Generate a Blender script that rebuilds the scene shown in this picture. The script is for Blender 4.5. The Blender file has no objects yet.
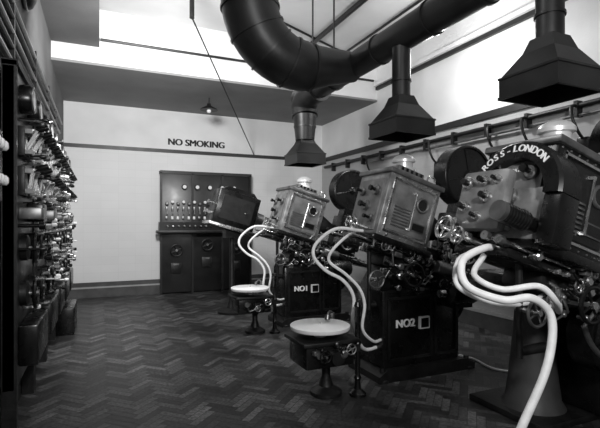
import bpy, bmesh, math, random
from mathutils import Matrix, Vector, noise
from math import sin, cos, pi, radians, atan2, sqrt

scene = bpy.context.scene
scene.view_settings.view_transform = 'Standard'
scene.view_settings.look = 'None'
R = random.Random(7)

# ------------------------------------------------------------------ materials
MATS = {}
def mk(name, val, rough=0.5, metal=0.0, var=0.25, scale=6.0, bump=0.0, bscale=40.0, spec=0.5):
    m = bpy.data.materials.new(name); m.use_nodes = True
    nt = m.node_tree; N = nt.nodes; L = nt.links
    b = N['Principled BSDF']
    tc = N.new('ShaderNodeTexCoord')
    nz = N.new('ShaderNodeTexNoise'); nz.inputs['Scale'].default_value = scale; nz.inputs['Detail'].default_value = 6
    L.new(tc.outputs['Object'], nz.inputs['Vector'])
    cr = N.new('ShaderNodeValToRGB')
    lo = val*(1-var); hi = min(1, val*(1+var))
    cr.color_ramp.elements[0].position = 0.3; cr.color_ramp.elements[0].color = (lo, lo, lo, 1)
    cr.color_ramp.elements[1].position = 0.7; cr.color_ramp.elements[1].color = (hi, hi, hi, 1)
    L.new(nz.outputs['Fac'], cr.inputs['Fac']); L.new(cr.outputs['Color'], b.inputs['Base Color'])
    mr = N.new('ShaderNodeMapRange'); mr.inputs['To Min'].default_value = max(0.03, rough-0.1); mr.inputs['To Max'].default_value = min(1, rough+0.1)
    L.new(nz.outputs['Fac'], mr.inputs['Value']); L.new(mr.outputs['Result'], b.inputs['Roughness'])
    b.inputs['Metallic'].default_value = metal
    b.inputs['Specular IOR Level'].default_value = spec
    if bump > 0:
        n2 = N.new('ShaderNodeTexNoise'); n2.inputs['Scale'].default_value = bscale; n2.inputs['Detail'].default_value = 4
        L.new(tc.outputs['Object'], n2.inputs['Vector'])
        bp = N.new('ShaderNodeBump'); bp.inputs['Strength'].default_value = bump; bp.inputs['Distance'].default_value = 0.01
        L.new(n2.outputs['Fac'], bp.inputs['Height']); L.new(bp.outputs['Normal'], b.inputs['Normal'])
    MATS[name] = m
    return m

mk('white_plaster', 0.78, 0.8, var=0.08, scale=1.5, bump=0.15)
mk('ceiling_paint', 0.66, 0.85, var=0.10, scale=1.2, bump=0.1)
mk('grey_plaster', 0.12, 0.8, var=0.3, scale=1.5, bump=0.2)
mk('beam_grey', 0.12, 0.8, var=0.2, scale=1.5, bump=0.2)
mk('soffit_grey', 0.24, 0.85, var=0.15, scale=1.5, bump=0.1)
mk('dark_trim', 0.015, 0.45, var=0.3)
mk('skirting_grey', 0.07, 0.5, var=0.3)
mk('skirting_light', 0.36, 0.5, var=0.1)
mk('black_enamel', 0.005, 0.28, var=0.4, scale=9)
mk('black_iron', 0.008, 0.45, var=0.5, scale=14, bump=0.2)
mk('steel', 0.72, 0.27, metal=1.0, var=0.15, scale=12)
mk('dull_steel', 0.26, 0.40, metal=0.9, var=0.3, scale=10)
mk('aluminium_dome', 0.75, 0.35, metal=0.35, var=0.1, scale=10)
mk('house_grey', 0.26, 0.40, metal=0.55, var=0.55, scale=8, bump=0.1)
mk('plate_grey', 0.22, 0.40, metal=0.3, var=0.35, scale=9, bump=0.1)
mk('column_grey', 0.07, 0.42, metal=0.2, var=0.3, scale=5)
mk('duct_iron', 0.016, 0.42, metal=0.2, var=0.5, scale=4, bump=0.15, bscale=12)
mk('hose_white', 0.80, 0.55, var=0.1, scale=20)
mk('white_enamel', 0.88, 0.35, var=0.04)
mk('label_white', 0.88, 0.6, var=0.03)
mk('sign_black', 0.008, 0.7, var=0.2)
mk('glass_dark', 0.01, 0.06, var=0.1)
mk('slate', 0.010, 0.35, var=0.4, scale=5)
mk('bright_porcelain', 0.85, 0.2, var=0.05)

def tilemat(name, base, mortar, plane, tw=0.15, th=0.15):
    m = bpy.data.materials.new(name); m.use_nodes = True
    nt = m.node_tree; N = nt.nodes; L = nt.links
    b = N['Principled BSDF']
    tc = N.new('ShaderNodeTexCoord'); sp = N.new('ShaderNodeSeparateXYZ'); cb = N.new('ShaderNodeCombineXYZ')
    L.new(tc.outputs['Object'], sp.inputs[0])
    L.new(sp.outputs['X' if plane == 'XZ' else 'Y'], cb.inputs['X']); L.new(sp.outputs['Z'], cb.inputs['Y'])
    br = N.new('ShaderNodeTexBrick'); br.offset = 0.0
    br.inputs['Scale'].default_value = 1.0
    br.inputs['Brick Width'].default_value = tw; br.inputs['Row Height'].default_value = th
    br.inputs['Mortar Size'].default_value = 0.004; br.inputs['Mortar Smooth'].default_value = 0.3
    br.inputs['Color1'].default_value = (base, base, base, 1)
    br.inputs['Color2'].default_value = (base*0.97, base*0.97, base*0.97, 1)
    br.inputs['Mortar'].default_value = (mortar, mortar, mortar, 1)
    L.new(cb.outputs[0], br.inputs['Vector'])
    nz = N.new('ShaderNodeTexNoise'); nz.inputs['Scale'].default_value = 1.2; nz.inputs['Detail'].default_value = 4
    L.new(tc.outputs['Object'], nz.inputs['Vector'])
    mr = N.new('ShaderNodeMapRange'); mr.inputs['To Min'].default_value = 0.85; mr.inputs['To Max'].default_value = 1.05
    L.new(nz.outputs['Fac'], mr.inputs['Value'])
    mx = N.new('ShaderNodeVectorMath'); mx.operation = 'SCALE'
    L.new(br.outputs['Color'], mx.inputs[0]); L.new(mr.outputs['Result'], mx.inputs['Scale'])
    L.new(mx.outputs[0], b.inputs['Base Color'])
    b.inputs['Roughness'].default_value = 0.55
    bp = N.new('ShaderNodeBump'); bp.inputs['Strength'].default_value = 0.12; bp.inputs['Distance'].default_value = 0.005; bp.invert = True
    L.new(br.outputs['Fac'], bp.inputs['Height']); L.new(bp.outputs['Normal'], b.inputs['Normal'])
    MATS[name] = m
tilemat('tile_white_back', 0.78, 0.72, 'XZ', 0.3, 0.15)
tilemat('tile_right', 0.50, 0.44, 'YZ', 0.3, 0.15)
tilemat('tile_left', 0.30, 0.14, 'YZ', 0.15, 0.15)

def floormat():
    m = bpy.data.materials.new('parquet'); m.use_nodes = True
    nt = m.node_tree; N = nt.nodes; L = nt.links
    b = N['Principled BSDF']
    at = N.new('ShaderNodeAttribute'); at.attribute_name = 'blk'
    tc = N.new('ShaderNodeTexCoord')
    nz = N.new('ShaderNodeTexNoise'); nz.inputs['Scale'].default_value = 1.3; nz.inputs['Detail'].default_value = 7
    L.new(tc.outputs['Object'], nz.inputs['Vector'])
    mr = N.new('ShaderNodeMapRange'); mr.inputs['From Min'].default_value = 0.3; mr.inputs['From Max'].default_value = 0.7
    mr.inputs['To Min'].default_value = 0.35; mr.inputs['To Max'].default_value = 1.6
    L.new(nz.outputs['Fac'], mr.inputs['Value'])
    n3 = N.new('ShaderNodeTexNoise'); n3.inputs['Scale'].default_value = 45; n3.inputs['Detail'].default_value = 4
    L.new(tc.outputs['Object'], n3.inputs['Vector'])
    m3 = N.new('ShaderNodeMapRange'); m3.inputs['From Min'].default_value = 0.3; m3.inputs['From Max'].default_value = 0.7
    m3.inputs['To Min'].default_value = 0.45; m3.inputs['To Max'].default_value = 1.55
    L.new(n3.outputs['Fac'], m3.inputs['Value'])
    mm = N.new('ShaderNodeMath'); mm.operation = 'MULTIPLY'
    L.new(mr.outputs['Result'], mm.inputs[0]); L.new(m3.outputs['Result'], mm.inputs[1])
    mx = N.new('ShaderNodeVectorMath'); mx.operation = 'SCALE'
    L.new(at.outputs['Color'], mx.inputs[0]); L.new(mm.outputs[0], mx.inputs['Scale'])
    L.new(mx.outputs[0], b.inputs['Base Color'])
    r = N.new('ShaderNodeMapRange'); r.inputs['To Min'].default_value = 0.32; r.inputs['To Max'].default_value = 0.6
    L.new(nz.outputs['Fac'], r.inputs['Value']); L.new(r.outputs['Result'], b.inputs['Roughness'])
    MATS['parquet'] = m
floormat()

# ------------------------------------------------------------------ builder
def T(x, y, z): return Matrix.Translation((x, y, z))
def RX(a): return Matrix.Rotation(radians(a), 4, 'X')
def RY(a): return Matrix.Rotation(radians(a), 4, 'Y')
def RZ(a): return Matrix.Rotation(radians(a), 4, 'Z')

class B:
    def __init__(s, name, parent=None):
        s.name = name; s.parent = parent; s.v = []; s.f = []; s.m = []; s.slots = []; s.M = Matrix.Identity(4)
    def mi(s, mat):
        if mat not in s.slots: s.slots.append(mat)
        return s.slots.index(mat)
    def raw(s, vs, fs, mat, M=None):
        M = s.M @ (M if M is not None else Matrix.Identity(4))
        o = len(s.v); k = s.mi(mat)
        s.v += [M @ Vector(p) for p in vs]
        s.f += [[i+o for i in f] for f in fs]; s.m += [k]*len(fs)
    def box(s, c, size, mat, rot=None, bev=0.0):
        bm = bmesh.new(); bmesh.ops.create_cube(bm, size=1.0)
        for v in bm.verts: v.co = Vector((v.co.x*size[0], v.co.y*size[1], v.co.z*size[2]))
        if bev > 0:
            bmesh.ops.bevel(bm, geom=bm.edges[:], offset=min(bev, min(size)*0.45), segments=2, affect='EDGES', profile=0.5)
        bm.verts.index_update()
        M = T(*c) @ (rot if rot is not None else Matrix.Identity(4))
        s.raw([v.co.copy() for v in bm.verts], [[v.index for v in f.verts] for f in bm.faces], mat, M)
        bm.free()
    def bx(s, x0, x1, y0, y1, z0, z1, mat, bev=0.0):
        s.box(((x0+x1)/2, (y0+y1)/2, (z0+z1)/2), (x1-x0, y1-y0, z1-z0), mat, bev=bev)
    def tube(s, pts, r, mat, seg=12, caps=True):
        pts = [Vector(p) for p in pts]
        n = len(pts); rs = r if isinstance(r, (list, tuple)) else [r]*n
        tang = []
        for i in range(n):
            a = pts[max(i-1, 0)]; b = pts[min(i+1, n-1)]
            tang.append((b-a).normalized())
        t0 = tang[0]
        up = Vector((0, 0, 1)) if abs(t0.z) < 0.9 else Vector((1, 0, 0))
        nrm = (up - t0*up.dot(t0)).normalized()
        vs = []; fs = []
        for i in range(n):
            t = tang[i]; nrm = (nrm - t*nrm.dot(t)).normalized(); bn = t.cross(nrm)
            for k in range(seg):
                a = 2*pi*k/seg
                vs.append(pts[i] + (nrm*cos(a)+bn*sin(a))*rs[i])
        for i in range(n-1):
            for k in range(seg):
                k2 = (k+1) % seg
                fs.append([i*seg+k, i*seg+k2, (i+1)*seg+k2, (i+1)*seg+k])
        if caps:
            fs.append(list(range(seg))[::-1]); fs.append([(n-1)*seg+k for k in range(seg)])
        s.raw(vs, fs, mat)
    def cyl(s, p0, p1, r, mat, r1=None, seg=20):
        s.tube([p0, p1], [r, r if r1 is None else r1], mat, seg)
    def lathe(s, prof, mat, M, seg=28):
        vs = []; fs = []
        for (r, z) in prof:
            for k in range(seg):
                a = 2*pi*k/seg; vs.append((max(r, 1e-4)*cos(a), max(r, 1e-4)*sin(a), z))
        for i in range(len(prof)-1):
            for k in range(seg):
                k2 = (k+1) % seg
                fs.append([i*seg+k, i*seg+k2, (i+1)*seg+k2, (i+1)*seg+k])
        fs.append(list(range(seg))[::-1]); fs.append([(len(prof)-1)*seg+k for k in range(seg)])
        s.raw(vs, fs, mat, M)
    def sphere(s, c, r, mat, seg=14):
        prof = [(r*sin(pi*i/8), -r*cos(pi*i/8)) for i in range(9)]
        s.lathe(prof, mat, T(*c), seg)
    def torus(s, M, R0, r, mat, seg=28, s2=8):
        vs = []; fs = []
        for i in range(seg):
            a = 2*pi*i/seg
            for k in range(s2):
                b = 2*pi*k/s2
                vs.append(((R0+r*cos(b))*cos(a), (R0+r*cos(b))*sin(a), r*sin(b)))
        for i in range(seg):
            for k in range(s2):
                i2 = (i+1) % seg; k2 = (k+1) % s2
                fs.append([i*s2+k, i2*s2+k, i2*s2+k2, i*s2+k2])
        s.raw(vs, fs, mat, M)
    def wheel(s, M, r, mat, hub='steel', spokes=4, rim=0.012):
        s.torus(M, r, rim, mat)
        old = s.M; s.M = old @ M
        for i in range(spokes):
            a = 2*pi*i/spokes+0.4
            s.cyl((0, 0, 0), (r*cos(a), r*sin(a), 0), rim*0.6, mat, seg=8)
        s.cyl((0, 0, -0.02), (0, 0, 0.02), r*0.22, hub, seg=14)
        s.M = old
    def prism(s, poly, y0, y1, mat, M=None):
        n = len(poly)
        vs = [(p[0], y0, p[1]) for p in poly]+[(p[0], y1, p[1]) for p in poly]
        fs = [list(range(n)), [n+i for i in range(n)][::-1]]
        for i in range(n):
            j = (i+1) % n; fs.append([i, i+n, j+n, j])
        s.raw(vs, fs, mat, M)
    def frustum(s, a, z0, b, z1, mat, c=(0, 0), open_=False):
        vs = []
        for (h, z) in ((a, z0), (b, z1)):
            vs += [(c[0]-h[0], c[1]-h[1], z), (c[0]+h[0], c[1]-h[1], z), (c[0]+h[0], c[1]+h[1], z), (c[0]-h[0], c[1]+h[1], z)]
        fs = [[i, (i+1) % 4, 4+(i+1) % 4, 4+i] for i in range(4)]
        if not open_: fs += [[3, 2, 1, 0], [4, 5, 6, 7]]
        s.raw(vs, fs, mat)
    def text(s, txt, size, mat, M, ext=0.003, align='CENTER', bold=0.0):
        cu = bpy.data.curves.new('t', 'FONT'); cu.body = txt; cu.size = size; cu.extrude = ext
        cu.align_x = align; cu.align_y = 'CENTER'
        ob = bpy.data.objects.new('t', cu); scene.collection.objects.link(ob)
        dg = bpy.context.evaluated_depsgraph_get(); dg.update()
        me = bpy.data.meshes.new_from_object(ob.evaluated_get(dg))
        offs = [0] if bold == 0 else [-bold, 0, bold]
        for k, o in enumerate(offs):
            s.raw([v.co.copy() for v in me.vertices], [list(p.vertices) for p in me.polygons], mat, M @ T(o, 0, 0.0004*k))
        bpy.data.objects.remove(ob); bpy.data.curves.remove(cu); bpy.data.meshes.remove(me)
    def done(s, smooth=True, fixn=True):
        me = bpy.data.meshes.new(s.name)
        me.from_pydata([tuple(p) for p in s.v], [], s.f)
        for n in s.slots: me.materials.append(MATS[n])
        for i, p in enumerate(me.polygons): p.material_index = s.m[i]
        if fixn:
            bm = bmesh.new(); bm.from_mesh(me); bmesh.ops.recalc_face_normals(bm, faces=bm.faces[:]); bm.to_mesh(me); bm.free()
        if smooth:
            me.shade_smooth(); me.set_sharp_from_angle(angle=radians(35))
        me.update()
        ob = bpy.data.objects.new(s.name, me); scene.collection.objects.link(ob)
        if s.parent: ob.parent = s.parent
        return ob

def empty(name, loc=(0, 0, 0), rz=0):
    e = bpy.data.objects.new(name, None); e.location = loc; e.rotation_euler = (0, 0, radians(rz))
    e.empty_display_size = 0.2
    scene.collection.objects.link(e); return e

def spline(pts, n=10):
    P = [Vector(p) for p in pts]; P = [P[0]*2-P[1]]+P+[P[-1]*2-P[-2]]
    out = []
    for i in range(1, len(P)-2):
        for k in range(n):
            t = k/n
            out.append(0.5*((2*P[i])+(-P[i-1]+P[i+1])*t+(2*P[i-1]-5*P[i]+4*P[i+1]-P[i+2])*t*t+(-P[i-1]+3*P[i]-3*P[i+1]+P[i+2])*t**3))
    out.append(P[-2]); return out

# ------------------------------------------------------------------ room
XL, XR, YN, YB, H = -0.62, 4.62, -1.2, 9.14, 4.40
RAIL = 2.80
def simple(name, fn):
    b = B(name); fn(b); return b.done()

def _wb(b):
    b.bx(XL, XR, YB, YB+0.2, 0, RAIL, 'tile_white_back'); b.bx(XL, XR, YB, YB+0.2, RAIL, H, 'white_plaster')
simple('wall_back', _wb)
def _wl(b):
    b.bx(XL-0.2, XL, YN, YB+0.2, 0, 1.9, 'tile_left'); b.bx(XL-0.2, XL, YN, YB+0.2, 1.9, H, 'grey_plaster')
simple('wall_left', _wl)
def _wr(b):
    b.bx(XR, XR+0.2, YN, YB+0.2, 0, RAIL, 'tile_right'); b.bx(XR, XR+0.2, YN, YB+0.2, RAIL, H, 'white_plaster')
simple('wall_right', _wr)
simple('ceiling', lambda b: b.bx(XL-0.2, XR+0.2, YN, YB+0.2, H, H+0.15, 'ceiling_paint'))

def _beam(b):
    b.bx(XL, XR, 6.92, YB, 3.63, H, 'white_plaster')
    b.bx(XL, XR, 6.90, YB, 3.60, 3.635, 'soffit_grey')  # mid-grey slab across the underside of the white beam
simple('trim_ceiling_beam_back', _beam)
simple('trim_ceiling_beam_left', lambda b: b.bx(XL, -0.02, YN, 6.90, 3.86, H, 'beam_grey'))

def _bs(b):
    b.bx(XL, XR-0.03, YB-0.03, YB, 0, 0.17, 'skirting_grey'); b.bx(XL, XR-0.03, YB-0.035, YB, 0.17, 0.20, 'skirting_light')
    b.bx(XL, XR-0.03, YB-0.03, YB, 0.20, 0.28, 'skirting_grey')
simple('baseboard_back', _bs)
simple('baseboard_left', lambda b: b.bx(XL, XL+0.03, YN, YB-0.04, 0, 0.28, 'dark_trim'))
def _br(b):
    b.bx(XR-0.03, XR, YN, YB-0.04, 0, 0.2, 'skirting_grey'); b.bx(XR-0.035, XR, YN, YB-0.04, 0.2, 0.24, 'skirting_light')
simple('baseboard_right', _br)
simple('trim_rail_back', lambda b: b.bx(XL, XR-0.04, YB-0.03, YB, RAIL-0.03, RAIL+0.035, 'dark_trim'))
simple('trim_rail_right', lambda b: (b.bx(XR-0.03, XR, YN, YB-0.04, RAIL-0.05, RAIL+0.04, 'dark_trim')))
simple('trim_cornice_right', lambda b: (b.bx(XR-0.05, XR, YN, 6.88, 3.80, 3.86, 'dark_trim'), b.bx(XR-0.10, XR, YN, 6.88, 3.86, 3.92, 'white_plaster')))

# herringbone floor
def herring():
    W = 0.062; n = 4; g = 0.0022
    bm = bmesh.new(); cl = bm.loops.layers.float_color.new('blk')
    ca, sa = cos(radians(45)), sin(radians(45))
    cx, cy = (XL+XR)/2, (YN+YB)/2
    def add(x, y, w, h):
        mx, my = (x+w/2)*W, (y+h/2)*W
        px, py = mx*ca-my*sa+cx, mx*sa+my*ca+cy
        if px < XL-0.2 or px > XR+0.2 or py < YN-0.2 or py > YB+0.2: return
        vs = []
        for (qx, qy) in ((x*W+g, y*W+g), ((x+w)*W-g, y*W+g), ((x+w)*W-g, (y+h)*W-g), (x*W+g, (y+h)*W-g)):
            vs.append(bm.verts.new((qx*ca-qy*sa+cx, qx*sa+qy*ca+cy, 0)))
        f = bm.faces.new(vs)
        c = R.choice([0.025, 0.035, 0.05, 0.06, 0.075, 0.10])*R.uniform(0.85, 1.15)
        if w < h: c *= 0.8
        for l in f.loops: l[cl] = (c, c, c, 1)
    rng = 135
    for j in range(-rng, rng):
        for m in range(-18, 19):
            add(j+2*n*m, j, n, 1)
            add(j, j-2*n+1+2*n*m, 1, n)
    for co, no in (((XL, 0, 0), (-1, 0, 0)), ((XR, 0, 0), (1, 0, 0)), ((0, YN, 0), (0, -1, 0)), ((0, YB, 0), (0, 1, 0))):
        bmesh.ops.bisect_plane(bm, geom=bm.verts[:]+bm.edges[:]+bm.faces[:], plane_co=co, plane_no=no, clear_outer=True)
    vs = []
    for z in (-0.002, -0.1):
        vs += [bm.verts.new((x, y, z)) for x, y in ((XL, YN), (XR, YN), (XR, YB), (XL, YB))]
    fl = [bm.faces.new(vs[0:4]), bm.faces.new(vs[4:8][::-1])]+[bm.faces.new([vs[i], vs[4+i], vs[4+(i+1) % 4], vs[(i+1) % 4]]) for i in range(4)]
    for f in fl:
        for l in f.loops: l[cl] = (0.010, 0.010, 0.010, 1)
    me = bpy.data.meshes.new('floor'); bm.to_mesh(me); bm.free()
    me.materials.append(MATS['parquet'])
    ob = bpy.data.objects.new('floor', me); scene.collection.objects.link(ob)
herring()

b = B('no_smoking_sign')
b.text('NO SMOKING', 0.18, 'sign_black', T(1.78, YB-0.006, 2.985) @ RX(90), ext=0.004, bold=0.009)
b.done(smooth=False)

# ------------------------------------------------------------------ ductwork
PX = 2.65
MY = [5.78, 3.50, 1.93]
b = B('ventilation_duct')
DZ = 3.19; DR = 0.145
b.cyl((PX, 5.95, DZ), (PX, 0.2, DZ), DR, 'duct_iron', seg=28)
for yy in (5.5, 4.9, 3.9, 3.1, 2.5, 1.4):
    b.cyl((PX, yy-0.015, DZ), (PX, yy+0.015, DZ), DR+0.013, 'duct_iron', seg=28)
path = [(2.66, 4.45, 3.18), (2.35, 4.45, 3.14), (2.1, 4.45, 3.10)]
rad = [0.165, 0.20, 0.245]
cx0, cz0, rr = 1.98, 3.70, 0.60
for i in range(0, 13):
    a = -pi/2-(pi/2)*i/12
    path.append((cx0+rr*cos(a)+0.03, 4.45, cz0+rr*sin(a))); rad.append(0.265+0.035*i/12)
path += [(1.41, 4.45, 4.1), (1.41, 4.45, 4.41)]; rad += [0.30, 0.30]
b.tube(path, rad, 'duct_iron', seg=32)
for i in (2, 5, 8, 11, 14):
    p = Vector(path[i]); q = Vector(path[i+1]); d = (q-p).normalized()
    b.tube([p-d*0.012, p+d*0.012], rad[i]+0.013, 'duct_iron', seg=32)
for yy in (5.2, 2.7):
    for sx in (-DR-0.01, DR+0.01):
        b.box((PX+sx, yy, (DZ+H)/2), (0.01, 0.03, H-DZ), 'black_iron')
b.tube(spline([(PX, 5.3, DZ), (PX, 5.62, DZ-0.02), (PX, 5.80, DZ-0.14), (PX, MY[0], 2.90)], 6), [0.185]*19, 'duct_iron', 24)
b.done()

HOOD = [(PX, MY[0], 0.0), (PX-0.02, 3.52, 0.0), (2.74, 2.05, 0.03)]
for i, (hx, yy, dz) in enumerate(HOOD):
    b = B('extraction_hood'); b.M = T(hx, yy, dz)
    top = 2.915 if i == 0 else 3.07-dz
    b.cyl((0, 0, 2.56), (0, 0, top), 0.135 if i == 0 else 0.088, 'duct_iron', r1=0.17 if i == 0 else 0.088, seg=24)
    b.cyl((0, 0, 2.74), (0, 0, 2.76), 0.16 if i == 0 else 0.098, 'duct_iron', seg=24)
    b.frustum((0.120, 0.120), 2.50, (0.085, 0.085), 2.60, 'duct_iron')
    b.frustum((0.215, 0.215), 2.36, (0.120, 0.120), 2.505, 'duct_iron')
    b.frustum((0.220, 0.220), 2.215, (0.220, 0.220), 2.36, 'duct_iron', open_=True)
    b.frustum((0.205, 0.205), 2.215, (0.205, 0.205), 2.355, 'black_iron', open_=True)
    for sx, sy, lx, ly in ((0, -1, 0.45, 0.02), (0, 1, 0.45, 0.02), (-1, 0, 0.02, 0.45), (1, 0, 0.02, 0.45)):
        b.box((sx*0.217, sy*0.217, 2.22), (lx, ly, 0.02), 'duct_iron')
        b.box((sx*0.217, sy*0.217, 2.355), (lx, ly, 0.015), 'duct_iron')
    b.done(fixn=False)

# ------------------------------------------------------------------ projectors
def clutter(b, x0, x1, y, z0, z1, n, rnd, mats=('steel', 'dull_steel', 'black_enamel')):
    for k in range(n):
        x = rnd.uniform(x0, x1); z = rnd.uniform(z0, z1); t = rnd.random(); m = rnd.choice(mats)
        if t < 0.35:
            r = rnd.uniform(0.015, 0.035)
            b.lathe([(r*0.5, 0), (r*0.5, 0.03), (r, 0.035), (r, 0.06), (r*0.7, 0.068)], m, T(x, y+0.01, z) @ RX(90), 14)
        elif t < 0.6:
            a = rnd.uniform(0, pi); l = rnd.uniform(0.06, 0.14)
            b.cyl((x, y, z), (x, y-0.05, z), 0.01, m, seg=8)
            b.cyl((x, y-0.05, z), (x+l*cos(a), y-0.06, z+l*sin(a)), 0.007, m, seg=8)
            b.sphere((x+l*cos(a), y-0.06, z+l*sin(a)), 0.016, m, 10)
        elif t < 0.8:
            b.box((x, y-0.02, z), (rnd.uniform(0.04, 0.09), 0.05, rnd.uniform(0.03, 0.07)), m, bev=0.006)
        else:
            b.wheel(T(x, y-0.05, z) @ RX(90), rnd.uniform(0.03, 0.05), m, rim=0.006)
            b.cyl((x, y+0.01, z), (x, y-0.05, z), 0.008, m, seg=8)

BACK = Matrix(((0, 0, -1, 0), (-1, 0, 0, 0), (0, 1, 0, 0), (0, 0, 0, 1)))

def machine(y0, label, seed, arch=False):
    rnd = random.Random(seed)
    E = empty('film_projector', (PX, y0, 0))
    b = B('pedestal', E)
    if not arch:
        b.prism([(-0.46, 0.0), (0.62, 0.0), (0.62, 0.06), (0.50, 0.11), (-0.38, 0.11), (-0.46, 0.06)], -0.27, 0.27, 'black_iron')
        b.bx(-0.40, 0.48, -0.22, 0.22, 0.10, 0.80, 'black_enamel', bev=0.03)
        b.prism([(-0.40, 0.79), (0.48, 0.79), (0.36, 1.00), (-0.22, 1.07)], -0.17, 0.17, 'black_enamel')
        for (xa, xb) in ((-0.34, 0.13), (0.18, 0.43)):
            for zz in (0.18, 0.72): b.bx(xa, xb, -0.235, -0.215, zz-0.012, zz+0.012, 'black_iron')
            for xx in (xa, xb): b.bx(xx-0.012, xx+0.012, -0.235, -0.215, 0.18, 0.72, 'black_iron')
        b.text(label, 0.10, 'label_white', T(-0.16, -0.228, 0.49) @ RX(90), ext=0.004, bold=0.004)
        b.bx(-0.01, 0.10, -0.245, -0.22, 0.43, 0.54, 'label_white'); b.bx(0.003, 0.087, -0.248, -0.22, 0.443, 0.527, 'black_enamel')
        for (fx, fy) in ((-0.40, -0.22), (0.56, -0.22), (-0.40, 0.22), (0.56, 0.22)):
            b.lathe([(0.06, 0), (0.06, 0.02), (0.03, 0.05), (0.025, 0.12)], 'black_iron', T(fx, fy, 0), 14)
    else:
        b.lathe([(0.22, 0), (0.22, 0.05), (0.19, 0.10), (0.17, 0.25), (0.145, 0.5), (0.12, 0.8), (0.13, 0.9), (0.17, 0.95)], 'column_grey', T(0.28, 0.40, 0), 32)
        b.bx(0.0, 1.15, 0.10, 0.75, 0.0, 0.05, 'black_iron', bev=0.01)
        b.bx(0.50, 1.1, 0.05, 0.7, 0.05, 0.95, 'black_enamel', bev=0.03)
        b.lathe([(0.16, -0.15), (0.19, -0.12), (0.19, 0.12), (0.16, 0.15)], 'black_enamel', T(0.8, -0.05, 0.35) @ RX(90), 24)
        b.bx(0.62, 0.98, -0.18, 0.1, 0.05, 0.2, 'black_iron')
        b.bx(-0.2, 0.7, -0.15, 0.5, 0.88, 1.06, 'black_enamel', bev=0.03)
        clutter(b, 0.45, 1.0, 0.04, 0.5, 0.9, 8, rnd)
    b.done()
    b = B('elevating_gear', E)
    ys = -0.19
    b.cyl((-0.46, -0.1, 0.62), (-0.46, -0.1, 1.22), 0.020, 'black_iron', seg=12)
    b.cyl((-0.46, -0.1, 0.66), (-0.25, -0.1, 0.66), 0.03, 'black_iron', seg=12)
    b.wheel(T(-0.46, -0.22, 0.90) @ RX(90), 0.075, 'dull_steel', rim=0.009)
    b.cyl((-0.46, -0.22, 0.90), (-0.46, -0.08, 0.90), 0.014, 'steel', seg=10)
    b.wheel(T(-0.12, -0.30, 0.93) @ RX(90), 0.10, 'black_enamel', rim=0.013)
    b.cyl((-0.12, -0.30, 0.93), (-0.12, -0.12, 0.93), 0.016, 'steel', seg=10)
    arc = [(0.30+0.36*cos(radians(a)), -0.2, 0.90+0.36*sin(radians(a))) for a in range(200, 300, 8)]
    b.tube(arc, 0.016, 'dull_steel', 10)
    b.cyl((-0.05, -0.2, 0.78), (0.30, -0.2, 1.04), 0.014, 'steel', seg=10)
    b.cyl((-0.35, -0.2, 1.06), (0.15, -0.2, 0.84), 0.010, 'steel', seg=10)
    clutter(b, -0.40, 0.45, ys, 0.78, 1.08, 34, rnd)
    b.lathe([(0.05, -0.17), (0.10, -0.15), (0.115, -0.10), (0.115, 0.10), (0.10, 0.15), (0.05, 0.17)], 'black_enamel', T(0.36, -0.36, 0.76) @ RY(90), 24)
    b.bx(0.26, 0.46, -0.40, -0.2, 0.62, 0.68, 'black_iron')
    b.cyl((0.17, -0.36, 0.76), (0.11, -0.36, 0.76), 0.035, 'steel', seg=16)
    b.done()
    tilt = 17
    HM = T(-0.04, 0, 1.16) @ RY(tilt)
    b = B('bed_plate', E); b.M = HM
    b.bx(-0.62, 1.10, -0.20, 0.20, -0.13, -0.08, 'black_enamel', bev=0.012)
    for s_ in (-0.17, 0.17):
        b.cyl((-0.66, s_, -0.055), (1.0, s_, -0.055), 0.014, 'steel', seg=12)
    b.bx(-0.25, 0.45, -0.14, 0.14, -0.23, -0.12, 'black_iron', bev=0.02)
    clutter(b, -0.55, 0.95, -0.20, -0.14, -0.04, 24, rnd)
    b.lathe([(0.05, -0.12), (0.06, -0.1), (0.06, 0.1), (0.05, 0.12)], 'dull_steel', T(0.35, -0.27, -0.10) @ RY(90), 18)
    b.done()
    b = B('lamp_house', E); b.M = HM
    x0, x1, ya, yb_, z0, z1 = -0.47, 0.11, -0.25, 0.25, -0.02, 0.60
    hg = 'black_enamel' if arch else 'house_grey'
    b.bx(x0, x1, ya, yb_, z0, z1, hg, bev=0.02)
    b.bx(x0-0.03, x1+0.03, ya-0.03, yb_+0.03, z0-0.03, z0+0.025, 'black_enamel', bev=0.008)
    b.bx(x0-0.02, x1+0.02, ya-0.02, yb_+0.02, z1-0.03, z1+0.015, 'dull_steel', bev=0.008)
    for (p, q, r_, s_) in ((x0+0.05, x1-0.05, z0+0.07, z0+0.085), (x0+0.05, x1-0.05, z1-0.08, z1-0.065), (x0+0.05, x0+0.065, z0+0.07, z1-0.06), (x1-0.065, x1-0.05, z0+0.07, z1-0.06)):
        b.bx(p, q, ya-0.014, ya, r_, s_, 'steel')
    b.bx(x0+0.085, x1-0.085, ya-0.006, ya, z0+0.10, z1-0.10, 'plate_grey' if not arch else 'black_iron')
    for k in range(7):
        b.bx(x0+0.11, x0+0.29, ya-0.016, ya, z0+0.14+k*0.028, z0+0.152+k*0.028, 'dull_steel')
    b.torus(T(x1-0.18, ya-0.012, z0+0.40) @ RX(90), 0.06, 0.012, 'dull_steel')
    b.cyl((x1-0.18, ya, z0+0.40), (x1-0.18, ya-0.012, z0+0.40), 0.056, 'glass_dark')
    b.bx(x1-0.25, x1-0.10, ya-0.014, ya, z0+0.15, z0+0.23, 'dull_steel')
    b.bx(x1-0.24, x1-0.11, ya-0.016, ya, z0+0.16, z0+0.22, 'black_enamel')
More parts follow.
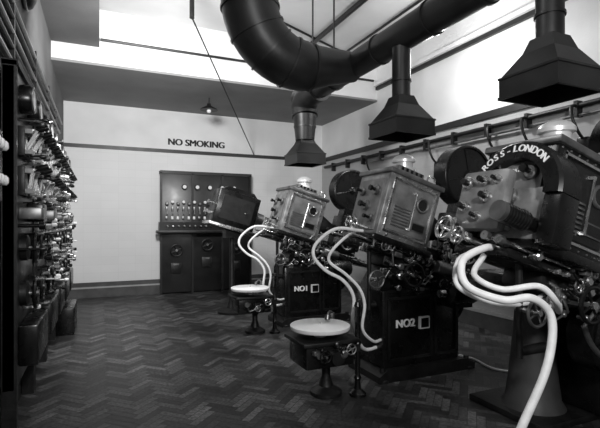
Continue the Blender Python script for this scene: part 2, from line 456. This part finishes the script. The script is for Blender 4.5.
    b.cyl((x0+0.30, ya-0.03, z0+0.14), (x0+0.30, ya-0.03, z1-0.14), 0.008, 'steel', seg=8)
    for zz in (z0+0.15, z1-0.14):
        b.cyl((x0+0.045, ya-0.015, zz-0.03), (x0+0.045, ya-0.015, zz+0.03), 0.013, 'steel', seg=10)
        b.bx(x0+0.29, x0+0.31, ya-0.035, ya, zz-0.01, zz+0.01, 'steel')
    for k in range(8):
        for zz in (z0+0.05, z1-0.045): b.sphere((x0+0.03+k*0.074, ya, zz), 0.007, 'steel', 8)
    b.bx(x0-0.018, x0, ya+0.05, yb_-0.05, z0+0.06, z1-0.09, 'plate_grey')
    for (yy, zz, r_) in ((-0.13, z0+0.42, 0.045), (0.10, z0+0.42, 0.04), (-0.02, z0+0.28, 0.05), (-0.14, z0+0.16, 0.035), (0.13, z0+0.15, 0.035)):
        b.lathe([(r_, 0), (r_, 0.025), (r_*0.8, 0.032)], 'dull_steel', T(x0-0.015, yy, zz) @ RY(-90), 18)
        b.lathe([(r_*0.35, 0), (r_*0.35, 0.05), (r_*0.55, 0.052), (r_*0.55, 0.075)], 'black_enamel', T(x0-0.03, yy, zz) @ RY(-90), 14)
    for (yy, zz) in ((-0.05, z0+0.08), (0.06, z0+0.10)):
        b.cyl((x0, yy, zz), (x0-0.12, yy, zz), 0.013, 'steel', seg=10)
        b.wheel(T(x0-0.12, yy, zz) @ RY(90), 0.045, 'steel', rim=0.007)
    b.frustum((0.25, 0.22), z1+0.01, (0.18, 0.14), z1+0.06, hg, c=(-0.18, 0))
    b.bx(-0.33, -0.03, -0.13, 0.13, z1+0.055, z1+0.105, 'dull_steel', bev=0.01)
    for k in range(5): b.bx(-0.30+k*0.055, -0.275+k*0.055, -0.136, 0.136, z1+0.065, z1+0.095, 'black_enamel')
    b.tube(spline([(-0.02, -0.16, z1+0.01), (0.0, -0.16, z1+0.09), (0.07, -0.16, z1+0.09), (0.09, -0.16, z1+0.01)], 6), 0.008, 'steel', 8)
    b.done()
    b = B('chimney', E); b.M = HM @ T(-0.18, 0, z1+0.10) @ RY(-tilt)
    b.lathe([(0.11, -0.04), (0.11, 0.02), (0.085, 0.03), (0.085, 0.08), (0.11, 0.085), (0.11, 0.11), (0.085, 0.14), (0.04, 0.16), (0.01, 0.165)], 'aluminium_dome', Matrix.Identity(4), 24)
    b.done()
    b = B('projector_mechanism', E); b.M = HM
    b.lathe([(0.19, 0.0), (0.17, 0.05), (0.08, 0.27), (0.08, 0.36)], 'black_enamel', T(0.11, 0, 0.26) @ RY(90), 24)
    b.bx(0.46, 0.80, -0.17, 0.15, -0.08, 0.50, 'black_enamel', bev=0.02)
    b.bx(0.48, 0.78, -0.20, -0.165, 0.05, 0.46, 'black_enamel', bev=0.01)
    clutter(b, 0.46, 0.78, -0.20, 0.02, 0.44, 24, rnd, ('steel', 'steel', 'black_enamel'))
    clutter(b, 0.14, 0.44, -0.16, -0.04, 0.12, 14, rnd, ('steel', 'dull_steel', 'black_enamel'))
    b.bx(0.12, 0.46, -0.15, 0.15, -0.08, 0.06, 'black_enamel')
    b.wheel(T(0.56, -0.29, 0.10) @ RX(90), 0.085, 'steel', rim=0.012)
    b.cyl((0.56, -0.29, 0.10), (0.56, -0.18, 0.10), 0.02, 'steel', seg=12)
    b.lathe([(0.055, 0), (0.055, 0.16), (0.068, 0.165), (0.068, 0.22)], 'steel', T(0.80, -0.02, 0.28) @ RY(90), 20)
    b.done()
    b = B('spool_boxes', E); b.M = HM
    for (cx_, cz_, r_) in ((0.54, 0.90, 0.31), (0.62, -0.36, 0.24)):
        b.lathe([(r_-0.02, -0.10), (r_, -0.09), (r_, 0.08), (r_-0.015, 0.09), (r_-0.03, 0.09), (r_-0.035, 0.075), (0.06, 0.075), (0.05, 0.10), (0.03, 0.11)], 'black_enamel', T(cx_, 0.0, cz_) @ RX(90), 40)
        for k in range(4):
            a = k*pi/2+0.5
            b.cyl((cx_+0.05*cos(a), -0.076, cz_+0.05*sin(a)), (cx_+(r_-0.04)*cos(a), -0.076, cz_+(r_-0.04)*sin(a)), 0.006, 'black_enamel', seg=8)
        b.cyl((cx_, -0.10, cz_), (cx_, -0.14, cz_), 0.02, 'dull_steel', seg=12)
        b.box((cx_+r_*0.9, -0.09, cz_), (0.05, 0.03, 0.04), 'steel', bev=0.005)
    b.bx(0.48, 0.64, -0.10, 0.06, 0.48, 0.62, 'black_enamel')
    b.bx(0.56, 0.70, -0.10, 0.06, -0.16, -0.08, 'black_enamel')
    b.done()
    if arch:
        b = B('arched_rear_cover', E); b.M = HM @ T(x0-0.02, -0.05, z0+0.27)
        n = 26; ro, ri = 0.33, 0.225
        vs = []; fs = []
        for i in range(n+1):
            a = pi*i/n
            for (r_, xx) in ((ro, 0.10), (ro, -0.05), (ro-0.015, -0.065), (ri, -0.065), (ri, 0.10)):
                vs.append((xx, r_*cos(a), r_*sin(a)))
        for i in range(n):
            for k in range(5):
                k2 = (k+1) % 5; fs.append([i*5+k, i*5+k2, (i+1)*5+k2, (i+1)*5+k])
        fs.append([0, 1, 2, 3, 4]); fs.append([n*5+k for k in range(5)][::-1])
        b.raw(vs, fs, 'black_enamel')
        b.bx(-0.05, 0.10, ri, ro, -0.28, 0.0, 'black_enamel', bev=0.01); b.bx(-0.05, 0.10, -ro, -ri, -0.28, 0.0, 'black_enamel', bev=0.01)
        rt = (ro+ri)/2+0.002
        for i, ch in enumerate('ROSS-LONDON'):
            a = radians(139-i*9.4)
            M = T(-0.068, -rt*cos(a), rt*sin(a)) @ BACK @ RZ(math.degrees(a)-90)
            b.text(ch, 0.060, 'label_white', M, ext=0.002, bold=0.0022)
        b.text('PATENT', 0.034, 'label_white', T(-0.003, 0.0, 0.17) @ BACK, ext=0.002, bold=0.001)
        b.bx(0.0, 0.03, -ri, ri, -0.26, 0.06, 'plate_grey', bev=0.01)
        for k in range(8):
            b.torus(T(-0.09-k*0.022, -0.17, -0.17) @ RY(90), 0.045, 0.011, 'black_enamel', 20, 8)
        b.cyl((0.0, -0.17, -0.17), (-0.26, -0.17, -0.17), 0.042, 'black_enamel')
        b.cyl((-0.26, -0.17, -0.17), (-0.29, -0.17, -0.17), 0.055, 'dull_steel')
        # grey carrier plate with dials
        b.bx(-0.15, -0.07, -0.06, 0.30, -0.24, 0.14, 'plate_grey', bev=0.035)
        b.bx(-0.08, 0.02, 0.0, 0.2, -0.2, 0.05, 'black_iron')
        for (yy, zz, r_) in ((0.22, 0.05, 0.040), (0.10, 0.06, 0.032), (0.21, -0.10, 0.036), (0.06, -0.04, 0.036), (0.10, -0.16, 0.026), (0.0, 0.06, 0.024)):
            b.lathe([(r_, 0), (r_, 0.02), (r_*0.85, 0.03)], 'steel', T(-0.15, yy, zz) @ RY(-90), 20)
            b.lathe([(r_*0.5, 0), (r_*0.5, 0.04)], 'black_enamel', T(-0.17, yy, zz) @ RY(-90), 14)
        b.wheel(T(-0.28, 0.20, -0.27) @ RY(90), 0.065, 'steel', rim=0.012)
        b.cyl((-0.28, 0.20, -0.27), (-0.05, 0.20, -0.27), 0.016, 'steel')
        b.wheel(T(-0.31, 0.05, -0.32) @ RY(90), 0.045, 'steel', rim=0.008)
        b.cyl((-0.31, 0.05, -0.32), (-0.05, 0.05, -0.32), 0.014, 'steel')
        for (yy, zz) in ((0.24, -0.20), (-0.02, -0.28), (0.12, -0.29), (-0.12, -0.30), (0.28, -0.30)):
            b.lathe([(0.012, 0), (0.012, 0.09), (0.026, 0.095), (0.026, 0.13)], 'steel', T(-0.06, yy, zz) @ RY(-90), 12)
        b.done()
    b = B('cable_hoses', E)
    if not arch:
        b.tube(spline([(-0.50, -0.06, 1.32), (-0.76, -0.04, 1.34), (-0.93, 0.0, 1.22), (-0.97, -0.02, 1.10), (-0.88, -0.08, 0.98), (-0.76, -0.16, 0.90), (-0.68, -0.20, 0.76), (-0.70, -0.22, 0.55), (-0.62, -0.2, 0.36), (-0.52, -0.15, 0.28), (-0.38, -0.12, 0.28)]), 0.015, 'hose_white', 10)
        b.tube(spline([(-0.48, 0.08, 1.30), (-0.68, -0.10, 1.28), (-0.84, -0.12, 1.16), (-0.86, -0.10, 1.06), (-0.76, -0.20, 0.96), (-0.66, -0.26, 0.84), (-0.62, -0.28, 0.70), (-0.64, -0.28, 0.50), (-0.52, -0.26, 0.38), (-0.38, -0.18, 0.36)]), 0.013, 'hose_white', 10)
    else:
        b.tube(spline([(-0.54, -0.02, 1.24), (-0.74, -0.12, 1.26), (-0.94, -0.16, 1.20), (-0.97, -0.22, 1.08), (-0.86, -0.34, 1.02), (-0.74, -0.40, 1.03), (-0.64, -0.42, 0.96), (-0.64, -0.44, 0.85), (-0.72, -0.46, 0.68), (-0.86, -0.45, 0.45), (-0.98, -0.42, 0.20), (-1.05, -0.38, 0.024), (-1.25, -0.3, 0.022)]), 0.020, 'hose_white', 12)
        b.tube(spline([(-0.54, 0.06, 1.22), (-0.70, -0.06, 1.20), (-0.86, -0.16, 1.12), (-0.80, -0.28, 1.06), (-0.66, -0.38, 1.08), (-0.56, -0.40, 1.00), (-0.40, -0.30, 0.92), (-0.18, -0.14, 0.95)]), 0.016, 'hose_white', 12)
        b.tube(spline([(-0.54, 0.14, 1.22), (-0.76, 0.06, 1.18), (-0.82, 0.0, 1.04), (-0.66, -0.1, 0.95), (-0.4, -0.1, 0.93), (-0.18, -0.05, 0.96)]), 0.014, 'hose_white', 12)
    b.done()
    return E

machine(MY[0], 'NO1', 11)
machine(MY[1], 'NO2', 23)
machine(MY[2], '', 31, arch=True)

# ------------------------------------------------------------------ turntables (sound on disc)
def turntable(x, y, seed):
    rnd = random.Random(seed)
    E = empty('record_turntable', (x, y, 0))
    b = B('stand', E)
    b.bx(-0.20, 0.22, -0.17, 0.17, 0.28, 0.47, 'black_enamel', bev=0.02)
    b.bx(-0.23, 0.25, -0.20, 0.20, 0.46, 0.49, 'black_iron', bev=0.006)
    b.lathe([(0.13, 0), (0.13, 0.03), (0.06, 0.07), (0.035, 0.15), (0.035, 0.22), (0.06, 0.25), (0.06, 0.29)], 'black_iron', T(0.08, 0.05, 0), 20)
    b.lathe([(0.07, 0), (0.07, 0.02), (0.03, 0.05), (0.022, 0.12), (0.032, 0.14), (0.022, 0.16), (0.022, 0.40), (0.034, 0.42), (0.022, 0.45), (0.022, 0.70), (0.03, 0.72), (0.02, 0.75)], 'black_enamel', T(0.30, -0.08, 0), 16)
    b.bx(0.2, 0.31, -0.11, -0.05, 0.36, 0.42, 'black_iron')
    b.cyl((0.05, -0.16, 0.36), (0.05, -0.22, 0.36), 0.055, 'black_iron')
    b.cyl((-0.10, -0.16, 0.40), (-0.10, -0.21, 0.40), 0.03, 'dull_steel')
    b.wheel(T(0.16, -0.22, 0.42) @ RX(90), 0.04, 'steel', rim=0.006); b.cyl((0.16, -0.22, 0.42), (0.16, -0.16, 0.42), 0.008, 'steel')
    clutter(b, -0.15, 0.18, -0.17, 0.31, 0.44, 6, rnd, ('dull_steel', 'black_enamel'))
    b.done()
    b = B('platter', E)
    b.lathe([(0.05, 0.49), (0.05, 0.54), (0.20, 0.545), (0.235, 0.55), (0.24, 0.56), (0.24, 0.578), (0.232, 0.583), (0.05, 0.583), (0.045, 0.586)], 'white_enamel', Matrix.Identity(4), 40)
    b.cyl((0, 0, 0.585), (0, 0, 0.60), 0.008, 'steel')
    b.done()
    b = B('tone_arm', E)
    b.lathe([(0.035, 0.48), (0.03, 0.53), (0.022, 0.54), (0.022, 0.62)], 'dull_steel', T(0.22, 0.21, 0), 14)
    b.bx(0.16, 0.25, 0.15, 0.24, 0.47, 0.485, 'black_iron')
    b.tube(spline([(0.22, 0.21, 0.62), (0.16, 0.14, 0.645), (0.10, 0.06, 0.63)]), [0.010]*21, 'dull_steel', 10)
    b.cyl((0.10, 0.06, 0.635), (0.09, 0.05, 0.60), 0.022, 'dull_steel')
    b.done()
turntable(1.60, 3.20, 3)
turntable(1.71, 5.38, 4)

# ------------------------------------------------------------------ slide lantern at far end
E = empty('slide_lantern', (1.85, 6.75, 0))
b = B('stand', E)
b.lathe([(0.22, 0), (0.22, 0.03), (0.08, 0.08), (0.04, 0.2), (0.035, 1.15), (0.06, 1.18)], 'black_iron', Matrix.Identity(4), 20)
b.bx(-0.12, 0.12, -0.1, 0.1, 1.16, 1.28, 'black_iron')
b.done()
b = B('lantern_body', E); b.M = T(0, 0, 1.46) @ RY(16)
b.bx(-0.34, 0.32, -0.22, 0.22, -0.14, 0.38, 'black_enamel', bev=0.02)
b.prism([(-0.30, 0.37), (0.28, 0.37), (0.20, 0.44), (-0.22, 0.44)], -0.17, 0.17, 'black_enamel')
b.bx(-0.38, 0.42, -0.24, 0.24, -0.19, -0.14, 'steel', bev=0.008)
b.lathe([(0.13, 0), (0.13, 0.03), (0.10, 0.05), (0.09, 0.16)], 'dull_steel', T(0.32, 0, 0.1) @ RY(90), 24)
b.bx(-0.26, 0.24, -0.23, -0.22, -0.06, 0.30, 'black_iron')
b.sphere((0.12, -0.235, 0.1), 0.014, 'steel', 10)
for (yy, zz) in ((-0.08, 0.0), (0.08, 0.0), (0.0, 0.15)):
    b.lathe([(0.015, 0), (0.015, 0.06), (0.03, 0.065), (0.03, 0.09)], 'steel', T(-0.34, yy, zz) @ RY(-90), 14)
b.done()

# ------------------------------------------------------------------ back wall switchboard
E = empty('main_switchboard', (1.96, YB, 0))
b = B('panel', E)
b.bx(-0.90, 0.90, -0.16, -0.001, 0.02, 2.36, 'slate', bev=0.01)
b.bx(-0.92, 0.92, -0.18, -0.001, 2.34, 2.40, 'black_iron')
for xx in (-0.90, -0.3, 0.3, 0.90): b.bx(xx-0.02, xx+0.02, -0.18, -0.15, 0.0, 2.36, 'black_iron')
b.bx(-1.0, 0.62, -0.34, -0.16, 1.18, 1.24, 'black_iron', bev=0.01)
b.bx(-0.95, 0.60, -0.30, -0.16, 1.24, 1.40, 'slate')
b.done()
b = B('switchgear', E)
for k in range(5):
    x = -0.46+k*0.25
    b.lathe([(0.055, 0), (0.055, 0.04), (0.05, 0.05)], 'black_iron', T(x, -0.16, 2.09) @ RX(90), 20)
    b.lathe([(0.036, 0.05), (0.036, 0.056)], 'bright_porcelain', T(x, -0.16, 2.09) @ RX(90), 20)
for k in range(14):
    x = -0.80+k*0.105
    b.lathe([(0.018, 0), (0.018, 0.05), (0.030, 0.055), (0.030, 0.09), (0.02, 0.1)], 'bright_porcelain' if k % 2 else 'dull_steel', T(x, -0.16, 1.76+0.03*(k % 2)) @ RX(90), 12)
    b.box((x, -0.20, 1.66), (0.03, 0.08, 0.08), 'dull_steel', bev=0.005)
    b.box((x, -0.24, 1.60), (0.014, 0.02, 0.10), 'dull_steel', rot=RX(-20))
    b.box((x, -0.185, 1.48), (0.045, 0.05, 0.06), 'bright_porcelain' if k % 3 else 'dull_steel', bev=0.008)
    b.sphere((x, -0.33, 1.32), 0.024, 'steel', 10)
    b.cyl((x, -0.28, 1.32), (x, -0.33, 1.32), 0.010, 'steel', seg=8)
for (x, z) in ((-0.62, 0.85), (-0.02, 0.95), (0.58, 0.85)):
    b.wheel(T(x, -0.24, z) @ RX(90), 0.11, 'black_iron', hub='dull_steel'); b.cyl((x, -0.24, z), (x, -0.15, z), 0.018, 'steel')
    zz = z-0.35
    b.bx(x-0.1, x+0.1, -0.19, -0.16, zz-0.1, zz+0.1, 'black_iron', bev=0.008)
    b.bx(x-0.05, x+0.05, -0.195, -0.18, z-0.29, z-0.26, 'dull_steel')
b.done()

# ------------------------------------------------------------------ left wall control boards
rnd = random.Random(5)
ypos = [3.40, 4.30, 5.20, 6.10, 7.0]
for i, y0 in enumerate(ypos):
    E = empty('control_board', (XL, y0, 0))
    b = B('frame', E)
    top = 2.42
    b.bx(0.035, 0.11, 0.0, 0.86, 0.30, top, 'slate', bev=0.006)
    for yy in (0.02, 0.84): b.bx(0.035, 0.12, yy-0.02, yy+0.02, 0.0, top+0.03, 'black_iron')
    b.bx(0.002, 0.04, 0.05, 0.81, 1.1, 1.16, 'black_iron')
    b.bx(0.035, 0.13, 0.0, 0.86, top, top+0.04, 'black_iron')
    b.done()
    b = B('instruments', E); b.M = T(-0.02, 0, 0)
    for yy in (0.22, 0.62):
        b.lathe([(0.10, 0), (0.10, 0.06), (0.09, 0.08)], 'black_enamel', T(0.13, yy, 2.25) @ RY(90), 24)
        b.lathe([(0.070, 0.08), (0.070, 0.084)], 'bright_porcelain', T(0.13, yy, 2.25) @ RY(90), 24)
        b.torus(T(0.21, yy, 2.25) @ RY(90), 0.085, 0.008, 'dull_steel')
    for zz in (1.95, 1.68):
        for k in range(3):
            yy = 0.18+k*0.25
            b.bx(0.13, 0.17, yy-0.07, yy+0.07, zz-0.10, zz+0.10, 'bright_porcelain' if (k+i+int(zz*10)) % 3 == 0 else 'black_iron', bev=0.005)
            for s_ in (-0.035, 0.035):
                b.box((0.20, yy+s_, zz+0.0), (0.014, 0.018, 0.17), 'steel', rot=RY(R.choice([-12, 10, 28])))
                for z2 in (-0.07, 0.07): b.box((0.185, yy+s_, zz+z2), (0.06, 0.024, 0.03), 'dull_steel')
            b.cyl((0.22, yy-0.035, zz+0.08), (0.22, yy+0.035, zz+0.08), 0.009, 'steel', seg=8)
            b.lathe([(0.012, 0), (0.022, 0.04), (0.018, 0.09)], 'black_enamel', T(0.22, yy, zz+0.08) @ RY(70), 12)
    for (yy, zz, r_) in ((0.25, 1.22, 0.10), (0.62, 1.22, 0.10), (0.25, 0.90, 0.10), (0.62, 0.90, 0.10)):
        b.cyl((0.13, yy, zz), (0.22, yy, zz), 0.018, 'steel')
        b.wheel(T(0.22, yy, zz) @ RY(90), r_, 'black_enamel', hub='dull_steel', rim=0.013)
        b.lathe([(r_*0.9, 0), (r_*0.9, 0.04), (r_*0.7, 0.05)], 'black_iron', T(0.13, yy, zz) @ RY(90), 20)
        b.cyl((0.22, yy, zz+r_), (0.27, yy, zz+r_), 0.014, 'steel', seg=10)
    for k in range(26):
        yy = rnd.uniform(0.08, 0.78); zz = rnd.uniform(0.7, 2.15); r_ = rnd.uniform(0.012, 0.028)
        dd = rnd.uniform(0.05, 0.16)
        b.lathe([(r_*0.5, 0), (r_*0.5, dd), (r_, dd+0.005), (r_, dd+0.035), (r_*0.6, dd+0.045)], rnd.choice(['black_enamel', 'black_enamel', 'dull_steel', 'steel', 'bright_porcelain']), T(0.13, yy, zz) @ RY(90), 12)
    b.bx(0.13, 0.27, 0.12, 0.40, 1.42, 1.50, 'dull_steel', bev=0.01)
    b.bx(0.13, 0.24, 0.50, 0.74, 1.40, 1.54, 'black_enamel', bev=0.01)
    if i == 3:
        b.bx(0.13, 0.34, 0.10, 0.78, 0.0, 0.34, 'black_enamel', bev=0.015)
    b.bx(0.13, 0.25, 0.12, 0.74, 0.42, 0.70, 'black_enamel', bev=0.015)
    b.done()

# fuse box on the near part of the left wall
b = B('fuse_box'); b.M = T(XL, 2.78, 1.52)
b.bx(0.001, 0.09, 0.0, 0.34, 0.0, 0.42, 'black_enamel', bev=0.01)
for k in range(3):
    for j in range(2):
        b.lathe([(0.03, 0), (0.03, 0.03), (0.018, 0.04)], 'bright_porcelain', T(0.09, 0.07+k*0.10, 0.12+j*0.2) @ RY(90), 14)
b.done()

b = B('electrical_conduit')
for k in range(5):
    z = 2.55+k*0.11
    x = XL+0.03
    b.tube([(x, 2.2-k*0.3, z), (x, 7.4+k*0.2, z)], 0.022, ['dull_steel', 'black_iron'][k % 2], 10)
for y in (2.6, 3.8, 5.0, 6.2, 7.2):
    b.bx(XL, XL+0.05, y-0.02, y+0.02, 2.50, 3.05, 'black_iron')
b.done()
b = B('alarm_bell')
b.M = T(XL, 4.5, 3.42)
b.lathe([(0.17, 0.001), (0.17, 0.04), (0.155, 0.07), (0.10, 0.10), (0.03, 0.115)], 'black_iron', RY(90), 28)
b.torus(T(0.03, 0, 0) @ RY(90), 0.175, 0.012, 'dull_steel')
b.cyl((0.115, 0, 0), (0.14, 0, 0), 0.03, 'steel')
b.done()

b = B('electrical_conduit')
x = XR-0.05
b.tube([(x, -0.8, 2.62), (x, 8.9, 2.62)], 0.030, 'black_iron', 12)
b.tube([(x, -0.8, 2.52), (x, 7.2, 2.52)], 0.018, 'dull_steel', 10)
for k in range(16):
    y = -0.5+k*0.6
    b.bx(XR-0.09, XR-0.001, y-0.02, y+0.02, 2.50, 2.67, 'black_iron')
for y in (3.1, 3.7, 4.2, 5.3, 7.0):
    b.tube(spline([(x, y, 2.62), (x-0.10, y, 2.60), (x-0.13, y-0.03, 2.48), (x-0.09, y-0.06, 2.34), (x, y-0.06, 2.26)]), 0.016, 'black_iron', 8)
    b.bx(XR-0.07, XR-0.001, y-0.12, y, 2.08, 2.28, 'black_enamel', bev=0.01)
b.done()
for i, y in enumerate(MY):
    b = B('window_%d' % (i+1))
    b.bx(XR-0.05, XR-0.001, y-0.28, y+0.28, 0.85, 1.45, 'black_iron', bev=0.01)
    b.bx(XR-0.08, XR-0.001, y-0.32, y-0.27, 0.75, 2.0, 'dull_steel'); b.bx(XR-0.08, XR-0.001, y+0.27, y+0.32, 0.75, 2.0, 'dull_steel')
    b.bx(XR-0.07, XR-0.04, y-0.26, y+0.26, 1.35, 1.9, 'black_enamel')
    b.done()
b = B('heating_pipe')
b.tube(spline([(XR-0.06, 6.8, 0.55), (XR-0.06, 4.5, 0.5), (XR-0.06, 2.2, 0.45)]), 0.03, 'black_iron', 10)
for y in (6.5, 5.2, 3.9, 2.6): b.bx(XR-0.07, XR-0.001, y-0.02, y+0.02, 0.4, 0.62, 'black_iron')
b.done()
b = B('floor_cable')
b.tube(spline([(3.30, 3.75, 0.012), (3.45, 3.45, 0.012), (3.40, 3.10, 0.012), (3.7, 2.85, 0.012), (4.2, 2.95, 0.012), (4.5, 2.8, 0.012)]), 0.012, 'hose_white', 8)
b.done()

b = B('ceiling_conduit')
b.tube([(0.0, 6.84, 3.95), (4.5, 6.84, 3.95)], 0.02, 'black_iron', 8)
b.tube([(1.0, 5.5, 4.38), (3.9, 6.88, 4.38)], 0.018, 'black_iron', 8)
b.tube([(3.2, 3.4, 4.36), (3.2, 6.88, 4.36)], 0.04, 'black_iron', 10)
b.tube([(3.9, 3.4, 4.36), (3.9, 6.88, 4.36)], 0.02, 'black_iron', 10)
b.done()
b = B('stay_rod')
b.tube([(1.02, 5.55, 4.40), (1.02, 5.55, 3.90)], 0.03, 'black_iron', 8)
b.tube([(1.02, 5.55, 3.91), (2.98, 9.11, 2.84)], 0.010, 'black_iron', 8)
b.done()
b = B('pendant_lamp')
b.M = T(1.75, 7.9, 0)
b.cyl((0, 0, 3.60), (0, 0, 3.48), 0.012, 'black_iron', seg=8)
b.lathe([(0.03, 3.50), (0.04, 3.46), (0.15, 3.40), (0.155, 3.385)], 'black_iron', Matrix.Identity(4), 24)
b.sphere((0, 0, 3.37), 0.04, 'bright_porcelain')
b.done()

# ------------------------------------------------------------------ lights
def area(name, loc, target, size, power):
    l = bpy.data.lights.new(name, 'AREA'); l.shape = 'DISK'; l.size = size; l.energy = power
    o = bpy.data.objects.new(name, l); o.location = loc
    d = Vector(target)-Vector(loc); o.rotation_euler = d.to_track_quat('-Z', 'Y').to_euler()
    scene.collection.objects.link(o)
def point(name, loc, r, power):
    l = bpy.data.lights.new(name, 'POINT'); l.shadow_soft_size = r; l.energy = power
    o = bpy.data.objects.new(name, l); o.location = loc; scene.collection.objects.link(o)
area('photographer_lamp', (0.7, -0.6, 2.6), (2.2, 5.0, 1.7), 0.35, 85)
area('back_wall_fill', (0.6, 4.6, 3.2), (1.0, 9.1, 1.8), 0.5, 125)  # added fill to brighten the back wall, no fixture stands here
point('ceiling_lamp_wall', (3.75, 4.2, 3.35), 0.12, 62)
point('ceiling_lamp_near', (0.9, 2.6, 3.8), 0.15, 28)
w = bpy.data.worlds.new('World'); scene.world = w; w.use_nodes = True
w.node_tree.nodes['Background'].inputs[0].default_value = (1, 1, 1, 1)
w.node_tree.nodes['Background'].inputs[1].default_value = 0.08

cam = bpy.data.cameras.new('camera'); co = bpy.data.objects.new('camera', cam)
scene.collection.objects.link(co); scene.camera = co
cam.sensor_width = 36; cam.lens = 36*447/600
co.location = (0, 0, 1.4); co.rotation_euler = (radians(90), 0, radians(-24))
cam.shift_y = 8/600
cam.clip_start = 0.02
